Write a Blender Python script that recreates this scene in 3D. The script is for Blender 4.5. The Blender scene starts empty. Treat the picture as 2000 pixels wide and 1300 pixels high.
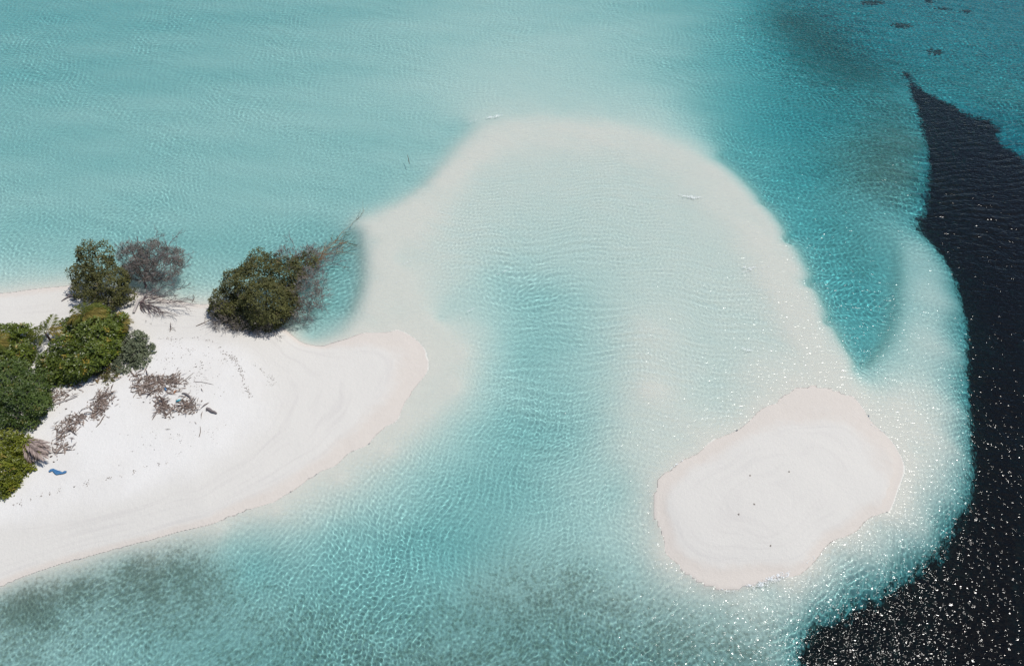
import bpy, math, random
import numpy as np
from mathutils import Vector

sc = bpy.context.scene
random.seed(7); rng = np.random.default_rng(7)

# ------------------------------------------------------------------ camera
CAM_H, PITCH, HFOV = 58.0, math.radians(50.0), math.radians(73.0)
IW, IH = 2000.0, 1300.0
FPX = IW / 2 / math.tan(HFOV / 2)
cd = bpy.data.cameras.new('camera'); cam = bpy.data.objects.new('camera', cd)
sc.collection.objects.link(cam); sc.camera = cam
cam.location = (0, 0, CAM_H); cam.rotation_euler = (math.pi / 2 - PITCH, 0, 0)
cd.sensor_fit = 'HORIZONTAL'; cd.angle = HFOV; cd.clip_start = 0.5; cd.clip_end = 20000

# ------------------------------------------------------------------ sky, sun, exposure
SUN_DIR = Vector((0.50, 0.27, 1.09)).normalized()
el = math.asin(SUN_DIR.z); az = math.atan2(SUN_DIR.x, SUN_DIR.y)
world = bpy.data.worlds.new('World'); sc.world = world; world.use_nodes = True
wn = world.node_tree
sky = wn.nodes.new('ShaderNodeTexSky'); sky.sky_type = 'NISHITA'; sky.sun_disc = False
sky.sun_elevation = el; sky.sun_rotation = az; sky.altitude = 50; sky.air_density = 1.0; sky.dust_density = 0.6
wn.links.new(sky.outputs[0], wn.nodes['Background'].inputs[0])
wn.nodes['Background'].inputs[1].default_value = 0.10
sl = bpy.data.lights.new('sun', 'SUN'); sl.energy = 3.8; sl.angle = math.radians(0.53); sl.color = (1.0, 0.965, 0.91)
sun = bpy.data.objects.new('sun', sl); sc.collection.objects.link(sun)
sun.rotation_euler = (-SUN_DIR).to_track_quat('-Z', 'Y').to_euler()
sl.cycles.is_caustics_light = True
sc.view_settings.view_transform = 'Standard'; sc.view_settings.look = 'None'
sc.view_settings.exposure = 0.0; sc.view_settings.gamma = 1.0; sc.view_settings.use_curve_mapping = False
sc.cycles.use_denoising = True
sc.cycles.max_bounces = 8; sc.cycles.diffuse_bounces = 3; sc.cycles.transmission_bounces = 6
sc.cycles.transparent_max_bounces = 8
sc.cycles.sample_clamp_indirect = 4.0; sc.cycles.sample_clamp_direct = 5.0

# ------------------------------------------------------------------ pixel <-> ground
CP, SP = math.cos(PITCH), math.sin(PITCH)
def at(px, py, z=0.0):
    """world point at height z seen at photograph pixel (px, py)"""
    x = (px - IW / 2) / FPX; d = (py - IH / 2) / FPX
    dx, dy, dz = x, CP - d * SP, -SP - d * CP
    t = (z - CAM_H) / dz
    return Vector((dx * t, dy * t, z))
def mpp(px, py, z=0.0):
    """metres per photograph pixel at that point"""
    p = at(px, py, z); d = (p - Vector((0, 0, CAM_H)))
    return (d.y * CP - d.z * SP) / FPX

# ------------------------------------------------------------------ mesh helpers
def mesh_np(name, V, F, smooth=False, attrs=None):
    V = np.asarray(V, np.float32); F = np.asarray(F, np.int32)
    me = bpy.data.meshes.new(name)
    n, k = F.shape
    me.vertices.add(len(V)); me.vertices.foreach_set('co', V.ravel())
    me.loops.add(n * k); me.loops.foreach_set('vertex_index', F.ravel())
    me.polygons.add(n); me.polygons.foreach_set('loop_start', np.arange(0, n * k, k, dtype=np.int32))
    me.polygons.foreach_set('use_smooth', np.full(n, smooth))
    if attrs:
        for an, av in attrs.items():
            a = me.attributes.new(an, 'FLOAT', 'POINT'); a.data.foreach_set('value', np.asarray(av, np.float32).ravel())
    me.update(calc_edges=True); me.validate()
    return me
def obj(name, me, mat, parent=None):
    o = bpy.data.objects.new(name, me); sc.collection.objects.link(o)
    if mat is not None and len(me.materials) == 0: me.materials.append(mat)
    if parent is not None: o.parent = parent
    return o
def tag(o, label=None, cat=None, group=None, kind=None):
    if label: o['label'] = label
    if cat: o['category'] = cat
    if group: o['group'] = group
    if kind: o['kind'] = kind
    return o
def thing(name, label, cat, loc, group=None):
    o = bpy.data.objects.new(name, None); sc.collection.objects.link(o)
    o.empty_display_size = 0.2; o.location = loc
    return tag(o, label, cat, group)

# ------------------------------------------------------------------ materials
class NT:
    def __init__(s, name):
        s.m = bpy.data.materials.new(name); s.m.use_nodes = True; s.t = s.m.node_tree
        s.t.nodes.clear(); s.out = s.t.nodes.new('ShaderNodeOutputMaterial')
    def n(s, typ, **kw):
        nd = s.t.nodes.new(typ)
        for k, v in kw.items(): setattr(nd, k, v)
        return nd
    def inp(s, sock, v):
        if isinstance(v, bpy.types.NodeSocket): s.t.links.new(v, sock)
        else: sock.default_value = v
    def math(s, op, a, b=0.0, c=None, clamp=False):
        nd = s.n('ShaderNodeMath', operation=op, use_clamp=clamp); s.inp(nd.inputs[0], a); s.inp(nd.inputs[1], b)
        if c is not None: s.inp(nd.inputs[2], c)
        return nd.outputs[0]
    def attr(s, name):
        return s.n('ShaderNodeAttribute', attribute_name=name).outputs['Fac']
    def pos(s):
        return s.n('ShaderNodeNewGeometry').outputs['Position']
    def noise(s, scale, detail=3.0, rough=0.55, vec=None, dist=0.0):
        nd = s.n('ShaderNodeTexNoise'); nd.inputs['Scale'].default_value = scale
        nd.inputs['Detail'].default_value = detail; nd.inputs['Roughness'].default_value = rough
        nd.inputs['Distortion'].default_value = dist
        s.t.links.new(vec if vec is not None else s.pos(), nd.inputs['Vector'])
        return nd.outputs['Fac']
    def smooth(s, v, a, b):
        nd = s.n('ShaderNodeMapRange', interpolation_type='SMOOTHSTEP'); s.inp(nd.inputs['Value'], v)
        nd.inputs['From Min'].default_value = a; nd.inputs['From Max'].default_value = b
        return nd.outputs[0]
    def mix(s, f, a, b):
        nd = s.n('ShaderNodeMix', data_type='RGBA'); s.inp(nd.inputs['Factor'], f)
        s.inp(nd.inputs[6], a if not isinstance(a, tuple) else a + (1,)); s.inp(nd.inputs[7], b if not isinstance(b, tuple) else b + (1,))
        return nd.outputs[2]
    def bump(s, h, strength, dist):
        nd = s.n('ShaderNodeBump'); nd.inputs['Strength'].default_value = strength; nd.inputs['Distance'].default_value = dist
        s.inp(nd.inputs['Height'], h); return nd.outputs[0]
    def principled(s, col, rough=0.8, spec=0.2, normal=None):
        p = s.n('ShaderNodeBsdfPrincipled'); s.inp(p.inputs['Base Color'], col if not isinstance(col, tuple) else col + (1,))
        s.inp(p.inputs['Roughness'], rough); p.inputs['Specular IOR Level'].default_value = spec
        if normal is not None: s.t.links.new(normal, p.inputs['Normal'])
        return p.outputs[0]
    def finish(s, sh):
        s.t.links.new(sh, s.out.inputs['Surface']); return s.m

def mat_bed():
    m = NT('sand_and_seabed')
    sep = m.n('ShaderNodeSeparateXYZ'); m.t.links.new(m.pos(), sep.inputs[0]); z = sep.outputs['Z']
    big = m.noise(0.16, 4.0, 0.6); fine = m.noise(9.0, 3.0, 0.7); mid = m.noise(1.3, 4.0, 0.6)
    dry = m.mix(m.math('MULTIPLY', fine, 1.0), (0.60, 0.58, 0.55), (0.72, 0.70, 0.665))
    dry = m.mix(m.smooth(big, 0.35, 0.75), dry, (0.62, 0.595, 0.555))
    damp = m.mix(fine, (0.565, 0.54, 0.495), (0.625, 0.60, 0.555))
    wet = m.mix(mid, (0.555, 0.505, 0.45), (0.60, 0.55, 0.495))
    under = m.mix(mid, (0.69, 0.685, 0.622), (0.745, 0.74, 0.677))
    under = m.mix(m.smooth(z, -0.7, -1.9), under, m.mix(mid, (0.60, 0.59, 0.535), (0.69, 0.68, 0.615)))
    zz = m.math('ADD', z, m.math('MULTIPLY', m.math('SUBTRACT', mid, 0.5), 0.10))
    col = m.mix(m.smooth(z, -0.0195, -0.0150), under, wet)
    sw = m.n('ShaderNodeCombineXYZ'); m.t.links.new(m.math('MULTIPLY', sep.outputs['X'], 0.12), sw.inputs[0]); m.t.links.new(m.math('MULTIPLY', sep.outputs['Y'], 0.12), sw.inputs[1]); m.t.links.new(m.math('MULTIPLY', z, 16.0), sw.inputs[2])
    swash = m.smooth(m.noise(1.0, 3.0, 0.6, sw.outputs[0]), 0.48, 0.72)     # faint swash marks left at former water levels
    damp = m.mix(m.math('MULTIPLY', swash, 0.30), damp, (0.47, 0.44, 0.42))
    col = m.mix(m.smooth(zz, 0.06, 0.20), col, damp)
    col = m.mix(m.smooth(zz, 0.62, 0.90), col, dry)
    weed = m.attr('weed'); wn1 = m.noise(0.55, 5.0, 0.65); wn2 = m.noise(3.2, 3.0, 0.6)
    wv = m.math('ADD', weed, m.math('ADD', m.math('MULTIPLY', m.math('SUBTRACT', wn1, 0.5), 1.0), m.math('MULTIPLY', m.math('SUBTRACT', wn2, 0.5), 2.0)))
    wf = m.math('ADD', m.math('MULTIPLY', m.math('MULTIPLY', m.smooth(wv, 0.15, 0.95), m.smooth(weed, 0.0, 0.2)), 0.50), m.math('MULTIPLY', weed, 0.34), clamp=True)
    col = m.mix(m.math('MULTIPLY', wf, 0.93), col, m.mix(wn2, (0.075, 0.072, 0.043), (0.17, 0.148, 0.095)))
    md = m.attr('meadow'); mn = m.noise(0.6, 6.0, 0.72)
    mv = m.math('ADD', md, m.math('ADD', m.math('ADD', m.math('MULTIPLY', m.math('SUBTRACT', mn, 0.5), 3.0), m.math('MULTIPLY', m.math('SUBTRACT', m.noise(0.22, 3.0, 0.6), 0.5), 2.0)), m.math('MULTIPLY', m.math('SUBTRACT', wn2, 0.5), 2.4)))
    col = m.mix(m.smooth(mv, -0.5, 0.6), col, m.mix(m.smooth(m.noise(1.6, 4.0, 0.7), 0.35, 0.75), (0.006, 0.007, 0.006), (0.040, 0.033, 0.023)))
    hgt = m.math('ADD', m.math('ADD', m.math('MULTIPLY', fine, 0.35), m.math('MULTIPLY', mid, 1.0)), m.math('MULTIPLY', m.noise(3.6, 2.0, 0.6), 0.8))
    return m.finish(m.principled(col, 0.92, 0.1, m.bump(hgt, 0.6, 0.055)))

ABS = (0.335, 0.092, 0.068)
def mat_water():
    m = NT('clear_lagoon_water')
    d = m.math('MAXIMUM', m.attr('depth'), 0.0)
    ch = [m.math('EXPONENT', m.math('MULTIPLY', d, -a * 1.08)) for a in ABS]
    cc = m.n('ShaderNodeCombineColor')
    for i in range(3): m.t.links.new(ch[i], cc.inputs[i])
    rf = m.n('ShaderNodeBsdfRefraction'); rf.inputs['IOR'].default_value = 1.33; rf.inputs['Roughness'].default_value = 0.0
    m.t.links.new(cc.outputs[0], rf.inputs['Color'])
    mp_ = m.n('ShaderNodeMapping'); m.t.links.new(m.pos(), mp_.inputs[0]); mp_.inputs['Scale'].default_value = (0.8, 1.9, 1.0); mp_.inputs['Rotation'].default_value = (0, 0, 0.25)
    n1 = m.noise(4.0, 0.0, 0.5, mp_.outputs[0]); n2 = m.noise(1.7, 1.0, 0.5, mp_.outputs[0])
    h = m.math('ADD', m.math('MULTIPLY', n1, 0.22), n2)
    nrm = m.bump(h, 0.6, 0.14)
    gl = m.n('ShaderNodeBsdfGlossy'); gl.distribution = 'BECKMANN'; gl.inputs['Roughness'].default_value = 0.07; m.t.links.new(nrm, gl.inputs['Normal'])
    fr = m.n('ShaderNodeFresnel'); fr.inputs['IOR'].default_value = 1.33; m.t.links.new(nrm, fr.inputs['Normal'])
    mx = m.n('ShaderNodeMixShader'); m.t.links.new(fr.outputs[0], mx.inputs[0])
    m.t.links.new(rf.outputs[0], mx.inputs[1]); m.t.links.new(gl.outputs[0], mx.inputs[2])
    return m.finish(mx.outputs[0])

def mat_leaf(name, dark, light, odd, transl=0.25, rough=0.45, spec=0.35):
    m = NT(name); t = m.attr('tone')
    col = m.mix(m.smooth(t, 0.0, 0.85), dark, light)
    col = m.mix(m.smooth(t, 0.93, 0.97), col, odd)
    p = m.principled(col, rough, spec)
    tr = m.n('ShaderNodeBsdfTranslucent'); m.t.links.new(col, tr.inputs[0])
    mx = m.n('ShaderNodeMixShader'); mx.inputs[0].default_value = transl
    m.t.links.new(p, mx.inputs[1]); m.t.links.new(tr.outputs[0], mx.inputs[2])
    return m.finish(mx.outputs[0])
def mat_wood(name, a, b, scale=6.0):
    m = NT(name); n = m.noise(scale, 4.0, 0.65)
    return m.finish(m.principled(m.mix(n, a, b), 0.85, 0.15, m.bump(n, 0.5, 0.03)))
def mat_plain(name, a, b, scale=4.0, rough=0.7, spec=0.3):
    m = NT(name); n = m.noise(scale, 3.0, 0.6)
    return m.finish(m.principled(m.mix(n, a, b), rough, spec, m.bump(n, 0.2, 0.01)))

M_BED, M_WATER = mat_bed(), mat_water()

# ------------------------------------------------------------------ the relief of sand and sea floor
def RD(r):   # depth at which sunlit sand shows that red value through the water
    r = min(r * 1.03 + 3, 232); l = (r / 255.0) ** 2.2
    k = 0.52 if r > 165 else 0.485 if r < 120 else 0.485 + 0.035 * (r - 120) / 45
    return -max(0.02, math.log(k / l) / (2 * 1.08 * ABS[0]))
CTRL = []    # px, py, height in metres, weed cover and painted haze 0..1
def c(px, py, z, w=0.0): CTRL.append((px, py, z, w))
def line(pts, z, w=0.0, step=45):
    P = np.array(pts, float)
    if len(P) > 3:      # Catmull-Rom through the points
        Q = np.vstack([2 * P[0] - P[1], P, 2 * P[-1] - P[-2]]); o = []
        for i in range(len(P) - 1):
            a, b, e, f = Q[i:i + 4]
            for t in (0, .25, .5, .75): o.append(tuple(0.5 * (2 * b + (e - a) * t + (2 * a - 5 * b + 4 * e - f) * t * t + (3 * b - a - 3 * e + f) * t ** 3)))
        pts = o + [tuple(P[-1])]
    for (a, b), (e, f) in zip(pts[:-1], pts[1:]):
        n = max(1, int(math.hypot(e - a, f - b) / step))
        for i in range(n): c(a + (e - a) * i / n, b + (f - b) * i / n, z, w)
    c(pts[-1][0], pts[-1][1], z, w)
# dry beach
for p in [(0,620,.45),(100,605,.35),(300,640,.5),(60,720,1.3),(150,800,1.3),(250,800,1.25),(0,950,1.15),(200,900,1.15),(300,850,1.15),
          (350,720,1.0),(450,700,.85),(450,820,.95),(500,760,.85),(560,720,.55),(620,740,.45),(400,930,.75),(520,900,.5),(600,850,.42),
          (700,760,.28),(760,720,.2),(800,690,.1),(700,690,.22),(640,700,.28),(200,1000,.75),(300,980,.65),(0,1060,.6),(100,1040,.62),(400,990,.38),
          (-300,800,1.6),(-300,1000,1.0),(-600,800,1.8),(380,640,.5),(470,650,.5),(200,620,.5),(480,600,.35),(330,605,.25),(-300,600,.3)]:
    c(*p)
# shorelines, height zero
line([(-500,600),(-200,590),(0,573),(60,567),(135,557),(230,562),(300,578),(380,594),(450,592),(510,612),(555,642),(590,668),(630,675),(665,664),(715,655),(765,652),(805,668),(822,700),(812,745),(780,800),(725,855),(650,905),(550,962),(460,1002),(390,1028),(250,1066),(100,1107),(0,1146),(-200,1240),(-500,1380)], 0.0)
line([(700,632),(760,615),(820,612),(868,640),(880,685),(862,740),(830,795),(775,850),(695,905),(600,958),(500,1005)], -0.085); c(770,590,-.08); c(820,580,-.09); c(740,610,-.06)
line([(1535,765),(1575,745),(1620,745),(1665,765),(1705,800),(1745,840)], -0.055, step=30)
# islet
for p in [(1330,960,.24),(1310,990,.22),(1400,920,.27),(1480,860,.2),(1540,812,.08),(1590,815,.06),(1600,850,.28),(1500,920,.42),(1420,1000,.42),
          (1550,980,.45),(1650,930,.3),(1700,900,.16),(1600,1020,.28),(1500,1080,.26),(1400,1090,.26),(1345,1040,.26),(1680,860,.14)]:
    c(*p)
# very shallow spit: outer crest
line([(735,430),(800,385),(880,315),(960,258),(1060,245),(1180,250),(1280,280),(1370,330),(1440,390),(1500,455),(1550,540),(1590,620),(1630,690),(1665,735)], -0.15)
line([(860,500),(900,400),(960,330),(1100,310),(1250,330),(1340,400),(1420,480),(1470,580),(1520,680)], -0.29)
c(870,350,-.04); c(885,335,-.03); c(840,470,-.22); c(780,500,-.22); c(740,540,-.12); c(730,470,-.28)
line([(1000,380),(1100,370),(1220,400),(1300,480),(1350,600),(1400,700),(1400,780)], -0.38, step=70)
line([(860,620),(930,520),(1000,450),(1100,430)], -0.50, step=60)
for p in [(1480,720,-.12),(1430,820,-.13),(1350,870,-.13),(1300,880,-.22),(1500,600,-.2)]: c(*p)
def offset(pts, d):
    P = np.array(pts, float); T = np.gradient(P, axis=0); T /= np.linalg.norm(T, axis=1)[:, None]
    return [tuple(q) for q in P + d * np.column_stack([T[:, 1], -T[:, 0]])]
ER = [(1180,243),(1250,256),(1330,288),(1400,325),(1440,358),(1500,422),(1550,498),(1590,582),(1625,655),(1662,712)]
line(ER, -0.2, step=24); line(offset(ER, 14)[3:], -0.75, .04, step=24); line(offset(ER, 30)[3:], RD(78), .1, step=24); line(offset(ER, 20)[:3], RD(150), step=24)
EL = [(700,434),(760,410),(830,372),(880,312),(925,264),(975,241),(1060,236),(1180,243)]
line(EL, -0.2, step=24); line(offset(EL, 14)[:5], -0.62, step=24); line(offset(EL, 28)[:5], RD(124), step=24); line(offset(EL, 18)[5:], RD(155), step=24)
# middle channel
for p in [(980,540,129),(1060,520,140),(1150,520,147),(1050,600,113),(1150,620,133),(1250,640,170),(950,640,150),(1020,700,111),(1150,730,133),(1260,760,177),
          (930,740,155),(990,800,111),(1100,830,113),(1220,870,163),(900,850,129),(1000,920,103),(1120,950,131),(1200,960,133),(1235,1000,151),(850,960,111),
          (780,920,143),(700,970,147),(770,1020,119),(620,1020,145),(920,1030,103),(1050,1040,119),(1180,1050,135),(1250,1070,155),(1240,1110,135),
          (650,1080,103),(760,1100,93),(560,1060,129),(450,1060,133),(500,1100,103),(880,1110,93),(430,1040,175),(540,1000,180),(660,935,185),(760,880,185),(840,810,177),(890,760,185),(905,690,193)]:
    c(p[0], p[1], RD(p[2]))
# lower water, with weed
for p in [(300,1075,162,0.39),(150,1115,162,0.44),(50,1150,152,0.64),(350,1105,127,0.76),(250,1105,132,0.82),(150,1140,132,0.84),(60,1170,132,0.89),(0,1180,132,0.84),(0,1240,122,0.57),
          (420,1130,119,0.69),(250,1150,122,0.69),(150,1200,119,0.34),(250,1230,115,0.36),(100,1270,119,0.38),(0,1300,115,0.44),(400,1180,112,0.44),(350,1270,109,0.38),(480,1250,109,0.46),
          (550,1150,107,0.32),(600,1220,105,0.48),(620,1290,102,0.52),(700,1170,101,0.34),(720,1260,103,0.48),(820,1180,101,0.36),(830,1260,107,0.52),(930,1160,111,0.44),(900,1290,109,0.57),
          (1000,1110,119,0.40),(1080,1110,123,0.48),(1150,1125,123,0.48),(1000,1220,111,0.54),(1100,1200,113,0.52),(1100,1290,111,0.59),(1200,1160,132,0.52),(1220,1230,119,0.52),(1250,1290,115,0.57),
          (1290,1160,145,0.36),(1330,1190,137,0.40),(1400,1200,139,0.40),(1350,1280,122,0.57),(1450,1270,127,0.52),(1380,1165,162,0.07),(1330,1140,167,0.02),(1290,1090,177,0.02),
          (1480,1180,162,0.09),(1520,1230,137,0.36),(1530,1290,127,0.44),(1560,1150,169,0.02),(1570,1200,137,0.15),(1500,1160,155,0)]:
    c(p[0], p[1], RD(p[2]), p[3])
# right shoulder of pale sand
for p in [(1640,1080,162),(1640,1130,142),(1640,1170,114),(1720,1030,164),(1740,1080,142),(1740,1125,111),(1800,960,164),(1820,1030,137),(1830,1065,111),(1790,880,172),
          (1850,940,144),(1885,980,108),(1880,880,142),(1905,900,104),(1800,800,170),(1860,800,150),(1900,800,108),(1750,770,172),(1800,700,147),(1850,680,142),(1885,690,111),
          (1760,700,137),(1800,600,130),(1850,590,134),(1880,590,104),(1790,520,118),(1835,520,118),(1860,530,98),(1780,460,106),(1815,470,104),(1835,485,94),(1740,730,152),(1700,735,137)]:
    c(p[0], p[1], RD(p[2]))
# teal pocket, its low even weed value greys the bed in place of haze
for p in [(1455,330,77),(1500,390,67),(1545,460,61),(1590,550,63),(1620,620,67),(1655,680,81),(1675,712,105),(1500,320,73),(1560,400,67),(1600,460,65),(1640,540,65),(1670,620,69),(1690,670,79),
          (1620,380,71,.2),(1680,440,71,.3),(1700,520,69,.25),(1725,600,71),(1712,650,81),(1740,540,71),(1748,480,79),(1715,400,85,.2),(1690,480,65,.4)]:
    c(p[0], p[1], RD(p[2]), p[3] if len(p) > 3 else .07)
line([(1770,480),(1767,560),(1757,625),(1737,670),(1706,706)], RD(116), step=20); line([(1750,478),(1748,556),(1738,615),(1718,655),(1690,690)], RD(78), .05, step=20)
# upper right reef flat
for p in [(1640,300,66,0.52),(1700,340,79,0.67),(1760,380,86,0.57),(1650,240,52,0.38),(1720,270,69,0.72),(1780,330,86,0.80),(1800,270,82,0.74),(1740,210,60,0.62),(1780,200,66,0.62),(1680,180,46,0.46),(1620,160,46,0.50),
          (1560,110,45,0.50),(1530,60,48,0.54),(1500,20,52,0.54),(1600,60,36,0.92),(1680,110,36,0.92),(1740,140,40,0.58),(1560,20,36,0.92),(1650,20,32,0.50),(1720,70,32,0.46),(1800,40,32,0.34),(1800,100,34,0.46),
          (1880,60,34,0.38),(1880,140,38,0.50),(1960,40,30,0.43),(1980,120,36,0.46),(1960,180,48,0.50),(2050,220,40,0.50),(1700,-80,30,0.50),(1900,-80,28,0.42),(1820,150,42,0.50),(1580,250,48,0.26),(1540,180,52,0.26),(1600,330,48,0.22)]:
    c(p[0], p[1], RD(p[2]), p[3])
# top water
for p in [(0,0,90),(200,0,95),(400,0,100),(600,0,105),(800,0,112),(950,0,120),(1100,0,116),(1250,0,110),(1380,0,92),(1440,0,78),(0,100,95),(200,100,98),(400,100,104),(600,100,110),(800,100,122),
          (930,100,130),(1080,100,132),(1220,100,122),(1340,100,108),(1420,100,80),(1470,90,66),(0,200,102),(200,200,106),(400,200,110),(600,200,115),(780,200,122),(880,200,136),(920,228,150),(1000,200,148),(1100,215,148),
          (1200,200,140),(1290,215,140),(1370,230,108),(1400,290,125),(1430,200,74),(0,300,108),(200,300,110),(400,300,114),(600,300,116),(760,290,118),(830,310,125),(850,260,125),(0,400,112),(200,400,112),
          (400,400,112),(600,390,114),(720,390,118),(780,360,125),(0,480,116),(100,500,122),(0,540,145),(90,540,150),(250,440,108),(400,480,112),(550,440,112),(680,420,120),(380,540,125),(360,570,150),(200,530,130),
          (450,540,120),(650,470,108),(690,500,110),(695,560,112),(640,560,106),(640,620,112),(610,650,130),(680,600,122),(560,600,125),(300,540,130),
          (0,-100,88),(500,-100,92),(1000,-100,110),(1300,-100,90)]:
    c(p[0], p[1], RD(p[2]))
line([(704,452),(710,505),(706,560),(688,612),(664,642)], -0.5, step=25); line([(716,450),(723,505),(719,565),(702,618),(676,648)], -0.18, step=25); line([(690,458),(696,505),(692,556),(674,604)], RD(112), step=25)
# deep water under the meadow
for p in [(1830,180,4.5),(1880,230,6),(1850,300,5.5),(1900,300,7.5),(1860,400,5.5),(1840,440,4.5),(1950,400,9),(1900,480,5.5),(1990,330,8),(1930,560,6),(2000,560,10),(1940,680,5),(2000,750,9),(1945,800,5),(1950,900,5),(2000,1000,7),
          (1920,1030,5),(1870,1090,4.6),(1960,1150,7),(1780,1160,4.6),(1700,1200,4.4),(1850,1200,6.5),(1640,1240,4.2),(1620,1290,4.4),(1750,1290,6),(2000,1290,8.5),(1830,400,3.4)]:
    c(p[0], p[1], -p[2])
ctrl = np.array(CTRL)
gp = np.array([list(at(a, b))[:2] for a, b in ctrl[:, :2]]); gz = ctrl[:, 2]; gw = ctrl[:, 3]
far = np.array([(-3000, 200, -3), (-900, 500, -3), (-3000, 3000, -14), (0, 3000, -14), (3000, 3000, -18), (3000, 300, -18), (900, 200, -16), (3000, -600, -18), (0, -700, -14), (-3000, -700, -8),
                (-300, 60, .8), (-900, 60, .5), (-250, 200, -2.4), (0, 300, -3), (250, 250, -8), (300, 60, -14), (120, 0, -10), (0, -30, -3), (-120, -20, -3), (-100, 160, -2.2), (60, 180, -3)], float)
gp = np.vstack([gp, far[:, :2]]); gz = np.concatenate([gz, far[:, 2]]); gw = np.concatenate([gw, np.zeros(len(far))])
_, ui = np.unique(np.round(gp / 0.35), axis=0, return_index=True)
gp, gz, gw = gp[ui], gz[ui], gw[ui]
def _phi(P):
    d = np.sqrt(((P[:, None, :] - gp[None]) ** 2).sum(-1)); return d
N = len(gp); A = np.zeros((N + 1, N + 1)); A[:N, :N] = _phi(gp) - 0.15 * np.eye(N); A[:N, N] = 1; A[N, :N] = 1
WZ = np.linalg.solve(A, np.vstack([np.column_stack([gz, gw]), [[0, 0]]]))
def crom(pts, k=5):
    P = np.array(pts, float); n = len(P); o = []
    for i in range(n):
        a, b, c_, d = P[i - 1], P[i], P[(i + 1) % n], P[(i + 2) % n]
        for t in np.arange(k) / k:
            o.append(0.5 * (2 * b + (c_ - a) * t + (2 * a - 5 * b + 4 * c_ - d) * t * t + (3 * b - a - 3 * c_ + d) * t ** 3))
    return np.array(o)
def poly_sd(P, poly):
    P = np.asarray(P, np.float64); a = poly; b = np.roll(poly, -1, 0)
    best = np.full(len(P), 1e9); ins = np.zeros(len(P), bool)
    for (x1, y1), (x2, y2) in zip(a, b):
        ex, ey = x2 - x1, y2 - y1
        t = np.clip(((P[:, 0] - x1) * ex + (P[:, 1] - y1) * ey) / (ex * ex + ey * ey + 1e-9), 0, 1)
        best = np.minimum(best, np.hypot(P[:, 0] - x1 - t * ex, P[:, 1] - y1 - t * ey))
        cr = ((y1 > P[:, 1]) != (y2 > P[:, 1])) & (P[:, 0] < (x2 - x1) * (P[:, 1] - y1) / (y2 - y1 + 1e-12) + x1)
        ins ^= cr
    return np.where(ins, best, -best)
ISLAND = [(-500,600),(-200,590),(0,573),(60,567),(135,557),(230,562),(300,578),(380,594),(450,592),(510,612),(555,642),(590,668),(630,675),(665,664),(715,655),(765,652),(805,668),(822,700),(812,745),(780,800),(725,855),(650,905),(550,962),(460,1002),(390,1028),(250,1066),(100,1107),(0,1146),(-200,1240),(-500,1380),(-1000,1300),(-1300,900),(-1000,640)]
ISLET = [(1275,972),(1290,934),(1345,902),(1420,860),(1490,806),(1540,768),(1592,752),(1638,764),(1672,796),(1704,834),(1732,870),(1744,915),(1720,982),(1640,1046),(1555,1104),(1485,1142),(1430,1158),(1380,1148),(1338,1116),(1298,1052),(1276,1008)]
LAND = [crom([list(at(a, b))[:2] for a, b in q]) for q in (ISLAND, ISLET)]
def relief(P):
    P = np.asarray(P, np.float64); out = np.empty((len(P), 2))
    g32 = gp.astype(np.float32); w32 = WZ[:N].astype(np.float32)
    for i in range(0, len(P), 20000):
        q = P[i:i + 20000].astype(np.float32)
        d = np.sqrt((q[:, 0:1] - g32[None, :, 0]) ** 2 + (q[:, 1:2] - g32[None, :, 1]) ** 2)
        out[i:i + 20000] = d @ w32 + WZ[N]
    x, y = P[:, 0], P[:, 1]
    z = out[:, 0]
    z = z + 0.025 * (np.sin(x * 0.9 + 1.3 * np.sin(y * 0.37)) * np.sin(y * 0.8 + 1.1 * np.sin(x * 0.43)))
    u = x * 0.97 + y * 0.24; v = y - 0.2 * x
    z = z + 0.16 * np.clip(-z - 0.7, 0, 1) * (np.sin(v * 0.62 + 1.7 * np.sin(u * 0.07)) * 0.5 + np.sin(v * 0.31 + 2.1 * np.sin(u * 0.045 + 2)) * 0.7 + 0.4 * np.sin(u * 0.4 + v * 0.9))
    ls = np.maximum(poly_sd(P, LAND[0]), poly_sd(P, LAND[1])) + 0.25 * np.sin(x * 0.55 + np.sin(y * 0.4)) * np.sin(y * 0.6 + 1.0)
    z = np.where(ls < 0, np.minimum(z, -0.024 * np.minimum(-ls, 3)), np.maximum(z, 0.028 * np.minimum(ls, 3)))
    out[:, 0] = np.clip(z, -20, 1.9); out[:, 1] = np.clip(out[:, 1], 0, 1)
    return out
def ground(x, y): return float(relief(np.array([[x, y]]))[0, 0])
def on(px, py, lift=0.0):
    z = 0.3
    for _ in range(3):
        p = at(px, py, z); z = ground(p.x, p.y)
    p = at(px, py, z); return Vector((p.x, p.y, z + lift))

MEADOW = [(1775,122),(1792,128),(1802,146),(1850,170),(1900,195),(1950,210),(1972,228),(2000,262),(2300,420),(2900,600),(3300,1700),(1500,2300),(1572,1300),(1582,1240),(1610,1210),
          (1680,1173),(1760,1132),(1830,1080),(1880,1030),(1903,960),(1914,900),(1913,800),(1902,690),(1894,590),(1872,520),(1838,467),(1806,436),(1797,414),(1815,392),(1826,330),(1815,240),(1790,170)]
mp = []
for px, py in MEADOW:
    py = min(py, 1450) if py <= 1600 else py
    if py > 1450:     # behind and below the frame: continue on the ground
        p = Vector((22 if px < 1600 else 160, -40 if px < 1600 else -60, 0))
        if (px, py) == (1500, 2300):
            mp += [(12, -120), (20, -70), (25, -35), (27, -12), (27.5, 0), (27.2, 6)]; continue
    else: p = at(px, py)
    mp.append((p.x, p.y))
mp = crom(mp, 4)
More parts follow.
